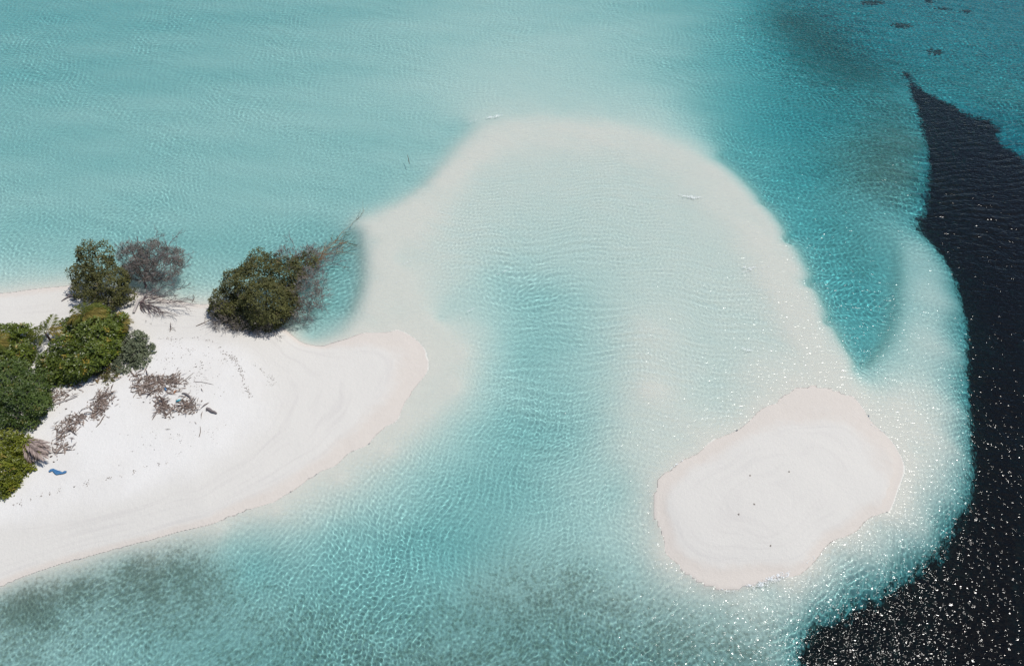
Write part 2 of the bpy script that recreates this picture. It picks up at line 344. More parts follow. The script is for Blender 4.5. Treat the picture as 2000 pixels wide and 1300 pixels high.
# ------------------------------------------------------------------ sea floor + water sheets
def axis(lo, hi, n, far_lo, far_hi, g=1.35):
    core = np.linspace(lo, hi, n); st = (hi - lo) / (n - 1)
    def tail(a, b, sgn):
        o = []; s = st * 4; v = a
        while (v - b) * sgn < 0: v = v + sgn * s; o.append(v); s *= g
        return o
    up = tail(hi, far_hi, 1); dn = tail(lo, far_lo, -1)[::-1]
    while len(up) % 4: up.append(up[-1] * 1.2)
    while len(dn) % 4: dn.insert(0, dn[0] * 1.2)
    return np.array(dn + list(core) + up)
NS, NR = 1161, 1041
S = axis(-1.06, 1.06, NS, -30, 30)
tt = np.linspace(0, 1, NR); rows = 13 + 121 * (0.60 * tt + 0.40 * tt ** 2)
def row_tail(a, b, sgn, s0):
    o = []; s = s0; v = a
    while (v - b) * sgn < 0: v = v + sgn * s; o.append(v); s *= 1.3
    while len(o) % 4: o.append(o[-1] + sgn * s)
    return o
rows = np.array(row_tail(rows[0], -900, -1, 0.5)[::-1] + list(rows) + row_tail(rows[-1], 4000, 1, 0.8))
def Wd(y): return 34 + 0.48 * np.clip(y, 0, 160) + 0.2 * np.clip(y - 160, 0, 1e9)
YY, SS = np.meshgrid(rows, S, indexing='ij'); XX = SS * Wd(YY)
bx, by = XX[::4, ::4], YY[::4, ::4]
BP = np.column_stack([bx.ravel(), by.ravel()])
rel = relief(BP); bz = rel[:, 0].reshape(bx.shape); sd = poly_sd(BP, mp)
def quads(nr, nc):
    i = np.arange(nr * nc).reshape(nr, nc)
    return np.stack([i[:-1, :-1], i[:-1, 1:], i[1:, 1:], i[1:, :-1]], -1).reshape(-1, 4)
bed = obj('sandy_ground', mesh_np('sandy_ground', np.column_stack([BP, bz.ravel()]), quads(*bx.shape), True, {'weed': rel[:, 1], 'meadow': sd}), M_BED)
tag(bed, 'white coral sand of the beach, spit, islet and sea floor', 'sand', kind='structure')
bed.cycles.is_caustics_receiver = True
# depth on the finer water grid
def up2(Z):
    r = np.empty((2 * Z.shape[0] - 1, Z.shape[1])); r[::2] = Z; r[1::2] = (Z[1:] + Z[:-1]) / 2
    q = np.empty((r.shape[0], 2 * Z.shape[1] - 1)); q[:, ::2] = r; q[:, 1::2] = (r[:, 1:] + r[:, :-1]) / 2
    return q
bedz = up2(up2(bz))[:XX.shape[0], :XX.shape[1]]
dep = -bedz
wz = np.zeros_like(XX)
fade = np.clip(1 - (np.abs(SS) - 1.06) / 0.03, 0, 1) * np.clip(1 - (YY - 134) / 3, 0, 1) * np.clip((YY - 11) / 2, 0, 1)
wr = np.random.default_rng(3)
def waves(n, lmin, lmax, dirdeg, spread, slope, mask):
    acc = np.zeros_like(XX)
    wx = XX + 0.6 * np.sin(YY * 0.23 + 1) + 0.35 * np.sin(YY * 0.61 + XX * 0.3); wy = YY + 0.6 * np.sin(XX * 0.19 + 2) + 0.35 * np.sin(XX * 0.53 - YY * 0.2)
    for _ in range(n):
        k = 2 * math.pi / math.exp(wr.uniform(math.log(lmin), math.log(lmax))); th = math.radians(dirdeg + wr.normal(0, spread)); ph = wr.uniform(0, 6.283)
        acc += slope / k * np.sin(k * (wx * math.cos(th) + wy * math.sin(th)) + ph)
    return acc * mask
def blob(px, py, r):      # smooth weight round the place seen at that pixel, r in metres
    p = at(px, py); return np.exp(-((XX - p.x) ** 2 + (YY - p.y) ** 2) / (2 * r * r))
shal = np.clip(dep / 0.15, 0, 1) ** 0.7 * 0.92 + 0.08
calm = 1.0
near = np.clip((62 - YY) / 22, 0, 1); mid_ = np.clip((YY - 36) / 18, 0, 1) * np.clip((100 - YY) / 25, 0, 1); farw = np.clip((YY - 72) / 25, 0, 1)
wz += waves(7, 1.7, 3.6, 72, 22, 0.011, 1.0)
wz += waves(30, 0.24, 0.46, 70, 60, 0.0135, near) + waves(26, 0.40, 0.72, 70, 65, 0.013, mid_) + waves(24, 0.52, 0.9, 80, 65, 0.013, farw) + waves(10, 0.6, 1.2, 80, 50, 0.008, 1.0)
wz += waves(20, 0.36, 0.65, 60, 70, 0.044, np.exp(-np.clip(dep, 0, 9) / 0.4) * np.clip((110 - YY) / 40, 0, 1))
def crest(px, py, r, ang, n=8, slope=0.02, lmin=0.42, lmax=0.9, spread=7): return waves(n, lmin, lmax, ang + 90, spread, slope, blob(px, py, r))
wz += crest(250, 1200, 16, 40) + crest(700, 1130, 13, 62) + crest(900, 1000, 12, 75, slope=.018) + crest(1870, 850, 13, 100) + crest(1500, 1210, 12, 35, slope=.03) \
    + crest(1720, 1080, 11, 62) + crest(1300, 600, 18, -8, slope=.028, lmin=0.6, lmax=1.6, spread=14) + crest(1080, 400, 16, 2, slope=.034, lmin=0.6, lmax=1.6, spread=14) + crest(820, 560, 10, 42) + crest(2010, 380, 13, 4, slope=.045, lmin=.8, lmax=1.6) + crest(2080, 780, 9, 8, slope=.03, lmin=.6, lmax=1.3) + crest(1850, 1250, 16, 25, slope=.012)
gust = 1.0 + 0.3 * np.sin(XX * .11 + 1.5 * np.sin(YY * .07)) * np.sin(YY * .16 + 1.2 * np.sin(XX * .09 + 1)) + 0.22 * np.sin(XX * .31 + YY * .22 + 2 * np.sin(YY * .13))
wz = wz * fade * shal * np.clip(gust, .5, 1.45)
wz = np.where(dep < 0.02, np.minimum(wz, 0.0), wz)
WV = np.column_stack([XX.ravel(), YY.ravel(), wz.ravel()]); WF = quads(*XX.shape); WD = (dep + wz).ravel()
fd = dep.ravel()[WF].max(1)
def water_sheet(name, sel, mat, parent=None):
    F = WF[sel]; u, inv = np.unique(F.ravel(), return_inverse=True)
    return obj(name, mesh_np(name, WV[u], inv.reshape(-1, 4), True, {'depth': WD[u]}), mat, parent)
water = water_sheet('sea_water', fd > 0.02, M_WATER)
tag(water, 'clear turquoise lagoon water over pale sand', 'water', kind='structure')
water.cycles.is_caustics_caster = True

# ------------------------------------------------------------------ plant and debris builders
M_WOODG = mat_wood('grey_dead_wood', (0.10, 0.085, 0.085), (0.27, 0.235, 0.23))
M_WOODP = mat_wood('pale_bleached_wood', (0.30, 0.27, 0.25), (0.50, 0.46, 0.43))
M_WOODB = mat_wood('brown_driftwood', (0.055, 0.038, 0.032), (0.17, 0.125, 0.105))
M_WOODV = mat_wood('purplish_dead_wood', (0.085, 0.06, 0.06), (0.22, 0.165, 0.16))
M_BARK = mat_wood('shrub_bark', (0.05, 0.04, 0.03), (0.14, 0.115, 0.09))
M_WOODO = mat_wood('submerged_orange_wood', (0.12, 0.06, 0.025), (0.30, 0.17, 0.08))
L_BROAD = mat_leaf('broad_glossy_leaf', (0.037, 0.061, 0.009), (0.144, 0.183, 0.024), (0.366, 0.268, 0.043), 0.22, 0.38, 0.5)
L_DARK = mat_leaf('dark_green_leaf', (0.029, 0.056, 0.011), (0.100, 0.144, 0.027), (0.183, 0.159, 0.037), 0.2, 0.42, 0.45)
L_LIME = mat_leaf('yellow_green_leaf', (0.067, 0.090, 0.008), (0.224, 0.241, 0.025), (0.325, 0.258, 0.056), 0.28, 0.42, 0.45)
L_OLIVE = mat_leaf('olive_small_leaf', (0.040, 0.044, 0.013), (0.121, 0.119, 0.035), (0.187, 0.149, 0.066), 0.2, 0.55, 0.3)
L_GREY = mat_leaf('grey_green_leaf', (0.069, 0.086, 0.046), (0.190, 0.213, 0.127), (0.253, 0.207, 0.092), 0.2, 0.6, 0.25)
L_RUST = mat_leaf('rusty_low_leaf', (0.055, 0.045, 0.014), (0.135, 0.125, 0.035), (0.26, 0.15, 0.035), 0.2, 0.5, 0.3)
L_PALM = mat_leaf('palm_leaflet', (0.050, 0.070, 0.012), (0.145, 0.155, 0.030), (0.30, 0.20, 0.05), 0.28, 0.6, 0.15)
L_PALMY = mat_leaf('yellowing_palm_leaflet', (0.12, 0.095, 0.020), (0.25, 0.20, 0.05), (0.32, 0.22, 0.07), 0.28, 0.6, 0.15)
L_TWIG = mat_leaf('grey_twig', (0.085, 0.073, 0.064), (0.215, 0.185, 0.162), (0.30, 0.27, 0.26), 0.05, 0.85, 0.1)
L_DRY = mat_leaf('dry_palm_leaflet', (0.16, 0.115, 0.10), (0.38, 0.30, 0.265), (0.46, 0.39, 0.35), 0.1, 0.7, 0.2)
L_LITTER = mat_leaf('dead_leaf_litter', (0.085, 0.058, 0.045), (0.31, 0.24, 0.20), (0.55, 0.51, 0.49), 0.1, 0.75, 0.2)

def unit(v): return v / (np.linalg.norm(v, axis=-1, keepdims=True) + 1e-9)
def leaf_faces(base, direc, up, size, width=0.42):
    """one folded-diamond leaf per row"""
    side = unit(np.cross(direc, up)); nor = unit(np.cross(side, direc)); s = size[:, None]
    mid = base + direc * s * 0.55 + nor * s * 0.06
    V = np.stack([base, mid + side * s * width * 0.5, base + direc * s - nor * s * 0.08, mid - side * s * width * 0.5], 1).reshape(-1, 3)
    return V, np.arange(len(V)).reshape(-1, 4)
def tube(pts, radii, sides=5):
    P = np.array([list(p) for p in pts], float); R = np.broadcast_to(np.asarray(radii, float), (len(P),)) if np.ndim(radii) else np.full(len(P), radii)
    T = unit(np.gradient(P, axis=0)); ref = np.tile(np.array([0.13, 0.21, 0.97]), (len(P), 1))
    bad = np.abs((T * ref).sum(1)) > 0.9; ref[bad] = (1, 0.1, 0)
    U = unit(np.cross(T, ref)); W = np.cross(T, U); a = np.linspace(0, 2 * np.pi, sides, endpoint=False)
    V = (P[:, None] + R[:, None, None] * (np.cos(a)[None, :, None] * U[:, None] + np.sin(a)[None, :, None] * W[:, None])).reshape(-1, 3)
    F = []
    for i in range(len(P) - 1):
        for j in range(sides):
            k = (j + 1) % sides; F.append((i * sides + j, i * sides + k, (i + 1) * sides + k, (i + 1) * sides + j))
    n = len(P) - 1       # close the ends
    for o in (0, n * sides):
        for j in range(1, sides - 2 + 1, 2):
            F.append((o, o + j, o + j + 1, o + min(j + 2, sides - 1)) if j + 2 <= sides - 1 else (o, o + j, o + j + 1, o + j + 1))
    F = [f for f in F if len(set(f)) == 4]
    return V, np.array(F)
def join(parts):
    Vs, Fs, n = [], [], 0
    for V, F in parts: Vs.append(V); Fs.append(F + n); n += len(V)
    return np.vstack(Vs), np.vstack(Fs)
def wiggle(a, b, n=5, amp=0.08):
    a, b = np.array(list(a)), np.array(list(b)); L = np.linalg.norm(b - a); t = np.linspace(0, 1, n)[:, None]
    P = a + (b - a) * t; P[1:-1] += rng.normal(0, amp * L, (n - 2, 3)) * np.array([1, 1, 0.6]); return P
def grow(start, direc, length, rad, level, maxlev, out, spread=0.6, kids=4, lift=0.05, shrink=0.62):
    d = np.array(direc, float); d /= np.linalg.norm(d); p = np.array(start, float); n = 4 if level < maxlev else 3; pts = [p.copy()]
    for _ in range(n):
        d = unit(d + rng.normal(0, 0.16, 3) + np.array([0, 0, lift])); p = p + d * length / n; pts.append(p.copy())
    out.append((np.array(pts), np.linspace(rad, rad * 0.45, n + 1), level))
    if level < maxlev:
        for i in range(kids):
            t = rng.uniform(0.3, 1.0); j = min(int(t * n), n - 1); q = pts[j] + (pts[j + 1] - pts[j]) * (t * n - j)
            grow(q, unit(d + rng.normal(0, spread, 3)), length * shrink * rng.uniform(0.75, 1.2), max(rad * 0.55, 0.013), level + 1, maxlev, out, spread, kids, lift, shrink)
def L(px, py, z, rpx, flat=0.8):
    p = at(px, py, z); r = rpx * mpp(px, py, z); return (p.x, p.y, p.z, r, r, r * flat)
def crown(lobes, dens, leaf, per, ros, gap=0.0, origin=(0, 0, 0), width=0.42, tilt=0.55):
    lobes = np.array(lobes, float); V, F, T = [], [], []
    B, D, U, Sz, To = [], [], [], [], []
    for li, lb in enumerate(lobes):
        n = int(dens * lb[3] * lb[4] * 26); c0, r = lb[:3], lb[3:]
        d = unit(rng.normal(0, 1, (n, 3))); d = d[d[:, 2] > -0.45]
        k = rng.normal(0, 1, (7, 3)) * 3.2; ph = rng.uniform(0, 6.3, 7)
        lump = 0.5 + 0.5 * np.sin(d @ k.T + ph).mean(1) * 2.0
        if gap > 0: kp = lump > gap * rng.uniform(0.5, 1.2, len(lump)); d, lump = d[kp], lump[kp]
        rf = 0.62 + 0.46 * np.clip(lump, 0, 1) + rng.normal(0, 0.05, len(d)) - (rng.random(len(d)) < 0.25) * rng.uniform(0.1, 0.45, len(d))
        p = c0 + d * r * rf[:, None]
        keep = np.ones(len(p), bool)
        for lj, l2 in enumerate(lobes):
            if lj != li: keep &= (((p - l2[:3]) / l2[3:]) ** 2).sum(1) > 0.38
        p, d, lump = p[keep], d[keep], lump[keep]
        nrm = unit(d / r * r.mean() * 0.8 + np.array([0, 0, 0.7]) + rng.normal(0, 0.25, d.shape))
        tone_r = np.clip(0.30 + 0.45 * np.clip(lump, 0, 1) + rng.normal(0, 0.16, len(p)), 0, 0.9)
        odd = rng.random(len(p)) < 0.035
        for q in range(per):
            rad = unit(np.cross(nrm, rng.normal(0, 1, nrm.shape))); w = tilt + rng.normal(0, 0.2, len(p))[:, None]
            dr = unit(rad + nrm * w); B.append(p + rad * ros * 0.25 + rng.normal(0, ros * 0.35, p.shape)); D.append(dr); U.append(nrm)
            Sz.append(leaf * rng.uniform(0.7, 1.25, len(p))); To.append(np.where(odd, 1.0, np.clip(tone_r + rng.normal(0, 0.1, len(p)), 0, 0.9)))
    B, D, U, Sz, To = np.vstack(B), np.vstack(D), np.vstack(U), np.concatenate(Sz), np.concatenate(To)
    ok = B[:, 2] > 0.05 + origin[2] * 0.5; B, D, U, Sz, To = B[ok], D[ok], U[ok], Sz[ok], To[ok]
    V, F = leaf_faces(B - np.array(list(origin)), D, U, Sz, width)
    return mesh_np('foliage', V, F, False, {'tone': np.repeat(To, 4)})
def limbs(root, base, targets, rad, mat, name='branch', kids=3, lev=2, spread=0.5, frac=0.75):
    b = np.array(list(base))
    for tg in targets:
        tg = np.array(tg[:3]); out = []; v = tg - b; ln = np.linalg.norm(v)
        pts = wiggle(b, b + v * frac, 5, 0.05); out.append((pts, np.linspace(rad, rad * 0.5, 5), 0))
        for _ in range(kids): grow(pts[rng.integers(2, 5)], unit(v / ln + rng.normal(0, spread, 3)), ln * 0.35, rad * 0.42, 1, lev, out, spread, kids)
        V, F = join([tube(p - b, r, 5 if l < 1 else 4) for p, r, l in out])
        obj(name, mesh_np(name, V, F, True), mat, root)
def shrub(name, label, cat, base_px, lobes, leafmat, dens, leaf, per, ros, group=None, gap=0.0, width=0.42, nlimb=5, rad=0.07):
    base = on(*base_px); root = thing(name, label, cat, base, group)
    lo = [L(*l) for l in lobes]
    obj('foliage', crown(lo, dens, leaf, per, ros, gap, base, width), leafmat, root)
    limbs(root, base, [lo[i] for i in rng.choice(len(lo), min(nlimb, len(lo)), False)], rad, M_BARK)
    return root
def frond_mesh(length, droop, seed, n=22, leaflet=0.42, fold=0.5, ragged=0.0, sweep=0.0):
    r = np.random.default_rng(seed); t = np.linspace(0, 1, 9)
    rach = np.column_stack([t * length * (1 - 0.25 * droop * t), np.sin(t * 2) * 0.04 * length * r.normal(), length * (0.35 * t - droop * t ** 2)])
    V0, F0 = tube(rach, np.linspace(0.03, 0.008, 9), 4)
    B, D, U, S, T = [], [], [], [], []
    for k in range(n):
        u = 0.12 + 0.88 * k / (n - 1); p = np.array([np.interp(u, t, rach[:, i]) for i in range(3)]); u2 = min(u + .02, 1); p2 = np.array([np.interp(u2, t, rach[:, i]) for i in range(3)])
        tg = unit(p2 - p + 1e-6 * np.array([1, 0, 0]))
        for sgn in (-1, 1):
            if r.random() < ragged: continue
            d = unit(tg * (0.45 + 0.7 * u + sweep) + np.array([0, sgn * 1.0, 0]) + np.array([0, 0, -fold + 0.15]) + r.normal(0, 0.08, 3))
            B.append(p); D.append(d); U.append(np.array([0, 0, 1.0])); S.append(length * leaflet * math.sin(math.pi * (0.12 + 0.8 * u)) ** 0.7 * r.uniform(0.85, 1.1)); T.append(r.uniform(0.1, 0.9))
    V1, F1 = leaf_faces(np.array(B), np.array(D), np.array(U), np.array(S), 0.13)
    V, F = join([(V0, F0), (V1, F1)])
    return mesh_np('frond', V, F, False, {'tone': np.concatenate([np.full(len(V0), 0.5), np.repeat(T, 4)])})
def palm(label, base_px, h, fronds, mats, group=None, lean=(0, 0)):
    """fronds: (azimuth degrees, length, droop, material index)"""
    base = on(*base_px); root = thing('young_palm', label, 'palm', base, group)
    top = (lean[0], lean[1], h)
    V, F = tube(wiggle((0, 0, -0.05), top, 5, 0.02), np.linspace(0.16, 0.09, 5), 7); obj('trunk', mesh_np('trunk', V, F, True), M_WOODB, root)
    for i, (azd, ln, dr, mi) in enumerate(fronds):
        o = obj('frond', frond_mesh(ln, dr, 100 + i + int(abs(base.x) * 10)), mats[mi], root); o.location = top; o.rotation_euler = (rng.normal(0, 0.15), 0, math.radians(azd))
    return root

# ------------------------------------------------------------------ shrubs along the left of the beach
SHR = 'shrubs at the edge of the island thicket'
shrub('beach_shrub', 'olive green shrub at the waterline beside the bare grey tree', 'shrub', (205, 592),
      [(185,500,3.0,36),(162,538,2.2,28),(205,562,2.0,40),(237,578,1.3,24),(195,522,3.0,32),(225,545,2.2,28),(172,560,1.6,28),(210,590,1.2,28)], L_OLIVE, 6, 0.22, 6, 0.22, SHR, gap=0.12, width=0.55)
shrub('beach_shrub', 'large glossy broad-leaved shrub with palm fronds poking from its top', 'shrub', (150, 725),
      [(185,622,2.1,30),(150,640,1.7,30),(218,632,1.6,30),(185,660,2.4,42),(135,688,2.1,40),(172,705,2.3,42),(102,710,1.7,30),(118,735,1.4,28),(208,685,1.6,30),(150,735,1.2,26),(230,655,1.1,20),(175,640,2.2,30)], L_BROAD, 6.5, 0.27, 7, 0.2, SHR, width=0.5)
shrub('beach_shrub', 'glossy broad-leaved shrub cut by the left edge above the dark one', 'shrub', (15, 715),
      [(8,660,2.0,30),(35,652,1.8,24),(48,690,1.8,26),(12,700,2.2,32),(-25,680,2.4,40),(38,715,1.4,22)], L_BROAD, 6.5, 0.27, 7, 0.2, SHR, width=0.5)
shrub('beach_shrub', 'big dense dark green rounded shrub on the left edge', 'shrub', (35, 840),
      [(18,740,2.4,42),(65,750,2.0,34),(42,788,2.6,50),(74,792,1.7,28),(12,815,2.2,38),(60,822,1.4,26),(-20,770,2.6,50),(80,765,1.5,22)], L_DARK, 8, 0.20, 7, 0.2, SHR, width=0.5)
shrub('beach_shrub', 'bright yellow-green shrub in the left corner near the blue rag', 'shrub', (15, 965),
      [(18,872,1.7,34),(50,880,1.3,26),(12,915,1.8,38),(45,918,1.1,24),(8,955,1.1,26),(-25,920,1.8,45),(32,945,.8,18),(62,895,.9,16)], L_LIME, 7, 0.25, 7, 0.2, SHR, width=0.5)
shrub('beach_shrub', 'grey-green rounded shrub standing on white sand right of the thicket', 'shrub', (262, 722),
      [(265,664,1.2,20),(258,690,1.2,24),(292,684,.8,16),(245,712,1.0,24),(275,708,.9,20),(248,678,.9,14)], L_GREY, 7, 0.23, 7, 0.17, SHR, gap=0.15, width=0.55)
shrub('low_shrub', 'low rusty olive shrub at the sandy foot of the grey-green one', 'shrub', (212, 752),
      [(205,728,.8,20),(225,742,.6,20),(196,750,.6,16),(215,755,.5,18),(262,728,.35,10),(198,705,.9,20)], L_RUST, 9, 0.20, 7, 0.17, SHR, gap=0.2, width=0.5, nlimb=3, rad=.04)
shrub('low_shrub', 'small sparse olive shrub beside the heap of dead leaves', 'shrub', (254, 788),
      [(252,772,.45,13),(246,782,.3,9),(262,778,.3,8)], L_GREY, 8, 0.15, 6, 0.15, SHR, gap=0.5, width=0.5, nlimb=3, rad=.025)

# palms
palm('young palm with arching fronds standing alone left of the broad-leaved shrub', (103, 668), 1.5,
     [(172,2.6,.5,0),(145,2.2,.45,0),(92,2.2,.12,0),(45,2.0,.45,1),(205,2.0,.6,0),(10,2.5,.4,1),(120,1.8,.25,0),(250,1.6,.6,0)], [L_PALM, L_PALMY])
palm('palm rising out of the top of the large broad-leaved shrub', (190, 650), 3.0,
     [(150,2.4,.45,0),(120,2.2,.4,0),(80,1.9,.4,0),(35,2.2,.5,1),(10,2.3,.55,1),(195,2.2,.6,1),(-40,2.0,.6,1),(230,1.8,.6,0),(60,2.2,.4,0)], [L_PALM, L_PALMY])
palm('small yellowing palm sprouting from the right flank of the broad-leaved shrub', (238, 645), 1.2,
     [(60,1.6,.4,0),(20,1.7,.5,0),(-30,1.6,.6,0),(110,1.4,.4,1),(-75,1.3,.6,0),(160,1.2,.5,1)], [L_PALMY, L_PALM])
palm('palm with brownish fronds above the left-edge shrub', (12, 705), 2.6,
     [(95,1.9,.2,1),(130,1.8,.3,1),(60,1.8,.3,1),(185,2.3,.35,0),(15,1.6,.5,1),(215,2.4,.45,0),(-20,1.6,.5,0)], [L_PALM, L_PALMY])

# ------------------------------------------------------------------ the big bush standing in the water
base = on(520, 625); big = thing('waterside_bush', 'big dark olive bush leaning into the water with bare twigs on its right', 'bush', base)
lo = [L(*l) for l in [(470,560,2.4,42),(440,588,1.6,32),(515,528,2.8,44),(560,540,2.6,42),(592,520,2.0,30),(520,585,2.6,52),(558,592,1.8,34),(478,612,1.0,34),(530,622,.8,28),(452,600,1.1,30),(495,550,2.8,44),(500,600,1.8,40),(428,602,1.0,20),(450,618,.6,20),(500,628,.6,24),(545,612,.8,24)]]
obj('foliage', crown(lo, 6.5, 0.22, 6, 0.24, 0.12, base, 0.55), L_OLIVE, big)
limbs(big, base, [lo[i] for i in (0, 2, 3, 5, 6, 9)], 0.12, M_BARK)
lt = [L(*l) for l in [(592,572,1.8,36),(600,548,2.0,30),(575,605,1.2,34),(612,585,1.0,22),(600,505,2.2,26),(560,500,3.2,18),(440,618,1.0,26),(475,632,.7,26),(520,640,.6,22)]]
obj('twigs', crown(lt, 4.6, 0.42, 5, 0.25, 0.25, base, 0.10, 1.1), L_TWIG, big)
def twig_spray(root, origin, starts, tips, rad, mat, kids=5, lev=2, spread=0.35, name='bare_branch', shrink=0.5, flat=1.0):
    o0 = np.array(list(origin))
    for sp, tp in zip(starts, tips):
        a, b = np.array(list(sp)), np.array(list(tp)); v = b - a; ln = np.linalg.norm(v); out = []
        pts = wiggle(a, b, 6, 0.04); out.append((pts, np.linspace(rad, rad * 0.3, 6), 0))
        for i in range(kids * 2):
            grow(pts[rng.integers(1, 6)], unit(v / ln + rng.normal(0, spread, 3) * (1, 1, flat)), ln * shrink * rng.uniform(.5, 1), rad * 0.5, 1, lev, out, spread, kids, 0.02 if flat == 1 else -0.08, 0.6)
        V, F = join([tube(p - o0, r, 4 if l < 2 else 3) if l < 2 else tube(p - o0, r, 4) for p, r, l in out])
        obj(name, mesh_np(name, V, F, True), mat, root)
A = lambda px, py, z: at(px, py, z)
st = [(540,590,1.6)] * 9; tp = [(628,545,1.8),(622,572,1.5),(615,600,1.0),(600,618,.7),(628,520,2.0),(580,628,.5),(608,500,1.6),(578,495,2.4),(632,505,1.2)]
twig_spray(big, base, [A(*q) for q in st], [A(*q) for q in tp], 0.055, M_WOODG, kids=4, lev=3, spread=0.5, shrink=0.36)
tp = [(425,625,.7),(445,640,.6),(475,645,.5),(505,655,.45),(535,648,.4),(412,606,.9)]
twig_spray(big, base, [A(505,605,1.4)] * 6, [A(*q) for q in tp], 0.045, M_WOODG, kids=4, lev=2, spread=0.5)
tp = [(655,470,.25),(672,455,.1),(640,480,.3),(685,440,0.05),(660,485,.1)]
twig_spray(big, base, [A(585,530,1.6)] * 5, [A(*q) for q in tp], 0.05, M_WOODO, kids=5, lev=2, spread=0.3, name='drowned_branch', shrink=0.4, flat=0.2)
for ch in big.children: ch.cycles.is_caustics_receiver = True

# bare grey tree beside it
base = on(285, 562); bare = thing('bare_tree', 'leafless grey tree with a wide twiggy crown over the shallows', 'tree', base)
V, F = tube(wiggle((0, 0, -0.1), (0.15, 0.3, 1.1), 5, 0.03), np.linspace(0.17, 0.11, 5), 8); obj('trunk', mesh_np('trunk', V, F, True), M_WOODG, bare)
s0 = base + Vector((0.12, 0.25, 0.95))
tp = [(240,490,2.6),(255,485,3.0),(275,478,3.2),(300,470,3.4),(330,478,3.2),(350,500,2.6),(352,525,2.0),(335,545,1.5),(262,520,2.6),(300,505,3.4),(325,515,3.0),(248,540,1.6),(310,535,2.0),(282,505,3.4)]
twig_spray(bare, base, [s0] * len(tp), [A(*q) for q in tp], 0.06, M_WOODG, kids=4, lev=3, spread=0.5, name='branch', shrink=0.34)
lo = [L(*l) for l in [(262,500,2.4,28),(300,495,2.9,30),(335,502,2.4,22),(320,525,2.0,32),(280,525,2.2,30),(345,522,1.7,14),(255,532,1.4,18)]]
obj('twigs', crown(lo, 9, 0.42, 5, 0.25, 0.22, base, 0.10, 1.1), L_TWIG, bare)
lo = [L(*l) for l in [(262,548,1.4,20),(275,520,2.4,18),(290,490,2.8,14)]]
obj('foliage', crown(lo, 3.5, 0.13, 5, 0.2, 0.5, base, 0.5), L_OLIVE, bare)

# fallen dead tree
base = on(272, 598); dead = thing('fallen_dead_tree', 'fallen bleached dead tree with fanned bare branches on the sand', 'dead tree', base)
V, F = tube([Vector(p) - base for p in (on(262,612,.15), on(268,602,.35), on(274,592,.5), on(282,586,.45))], (0.13, 0.15, 0.13, 0.08), 8); obj('trunk', mesh_np('trunk', V, F, True), M_WOODP, dead)
V, F = tube([Vector(p) - base for p in (on(280,586,.45), on(284,592,.3), on(281,606,.14))], (0.09, 0.08, 0.04), 7); obj('root', mesh_np('root', V, F, True), M_WOODP, dead)
tp = [(330,556,1.4),(350,565,1.2),(362,582,.9),(358,600,.7),(345,615,.5),(332,625,.35),(310,628,.3),(298,630,.2),(300,565,1.3),(340,590,1.2),(285,628,.15),(320,605,.6)]
twig_spray(dead, base, [on(276,594,.42)] * len(tp), [A(*q) for q in tp], 0.05, M_WOODV, kids=4, lev=2, spread=0.35, name='branch', shrink=0.42)

# ------------------------------------------------------------------ driftwood, sticks
def stick(name, label, cat, pts, rad, mat, group=None, lift=None, sides=6, side=None):
    P = [on(a, b, rad * 0.7 if lift is None else lift[i]) for i, (a, b) in enumerate(pts)]
    base = P[0].copy(); root = thing(name, label, cat, base, group)
    n = len(P); fine = []
    for i in range(n - 1):
        for t in (0, .5): fine.append(np.array(P[i].lerp(P[i + 1], t)))
    fine.append(np.array(P[-1])); fine = np.array(fine); fine[1:-1] += rng.normal(0, rad * 0.35, (len(fine) - 2, 3)) * (1, 1, .3)
    rr = np.linspace(rad, rad * 0.6, len(fine)) * rng.uniform(.85, 1.15, len(fine)); rr[0] *= .7; rr[-1] *= .6
    V, F = tube(fine - np.array(base), rr, sides)
    obj('stem', mesh_np('stem', V, F, True), mat, root)
    for (i, tx, ty, z) in (side or []):
        q = at(tx, ty, on(tx, ty).z + z)
        V, F = tube(wiggle(fine[i] - np.array(base), np.array(q) - np.array(base), 4, .05), np.linspace(rad * .5, rad * .25, 4), 5); obj('twig', mesh_np('twig', V, F, True), mat, root)
    return root
DR = 'driftwood on the beach'
stick('driftwood_log', 'dark gnarled driftwood trunk poking from under the olive shrub', 'driftwood', [(168,578),(150,581),(130,576)], 0.2, M_WOODG, DR, side=[(3,120,588,.05),(2,140,587,.05)])
stick('driftwood_log', 'short thick grey log lying right of the leaf heap', 'log', [(404,798),(416,804),(424,808)], 0.17, M_WOODG, DR, sides=8)
stick('driftwood_log', 'smaller log at the upper right end of the leaf heap', 'log', [(359,768),(366,773),(373,779)], 0.12, M_WOODG, DR, sides=7)
stick('tree_stump', 'dark upright broken stump in the leaf heap', 'stump', [(320,792),(319,784),(315,779)], 0.13, M_WOODB, DR, lift=[.05,.45,.7], sides=8, side=[(2,330,776,.5)])
stick('driftwood_stick', 'curved thin stick lying by itself below the leaf heap', 'stick', [(389,853),(392,843),(391,832)], 0.035, M_WOODB, DR)
stick('driftwood_stick', 'dark forked branch just left of the big waterside bush', 'branch', [(383,637),(400,630),(416,622)], 0.05, M_WOODB, DR, side=[(2,403,613,.1)])
stick('driftwood_stick', 'small dark twig standing in the shallows right of the bare tree', 'stick', [(376,590),(381,584),(379,579)], 0.04, M_WOODB, DR, lift=[.1,.25,.4])
stick('driftwood_stick', 'spiky upright dead twig cluster on sand below the fallen tree', 'stick', [(332,648),(335,640),(336,634)], 0.045, M_WOODB, DR, lift=[.02,.2,.4], side=[(1,342,640,.3),(1,328,641,.25),(2,343,646,.1)])
stick('driftwood_stick', 'long thin crooked stick right of the leaf heap top', 'stick', [(378,745),(393,746),(404,748),(417,751)], 0.03, M_WOODG, DR)
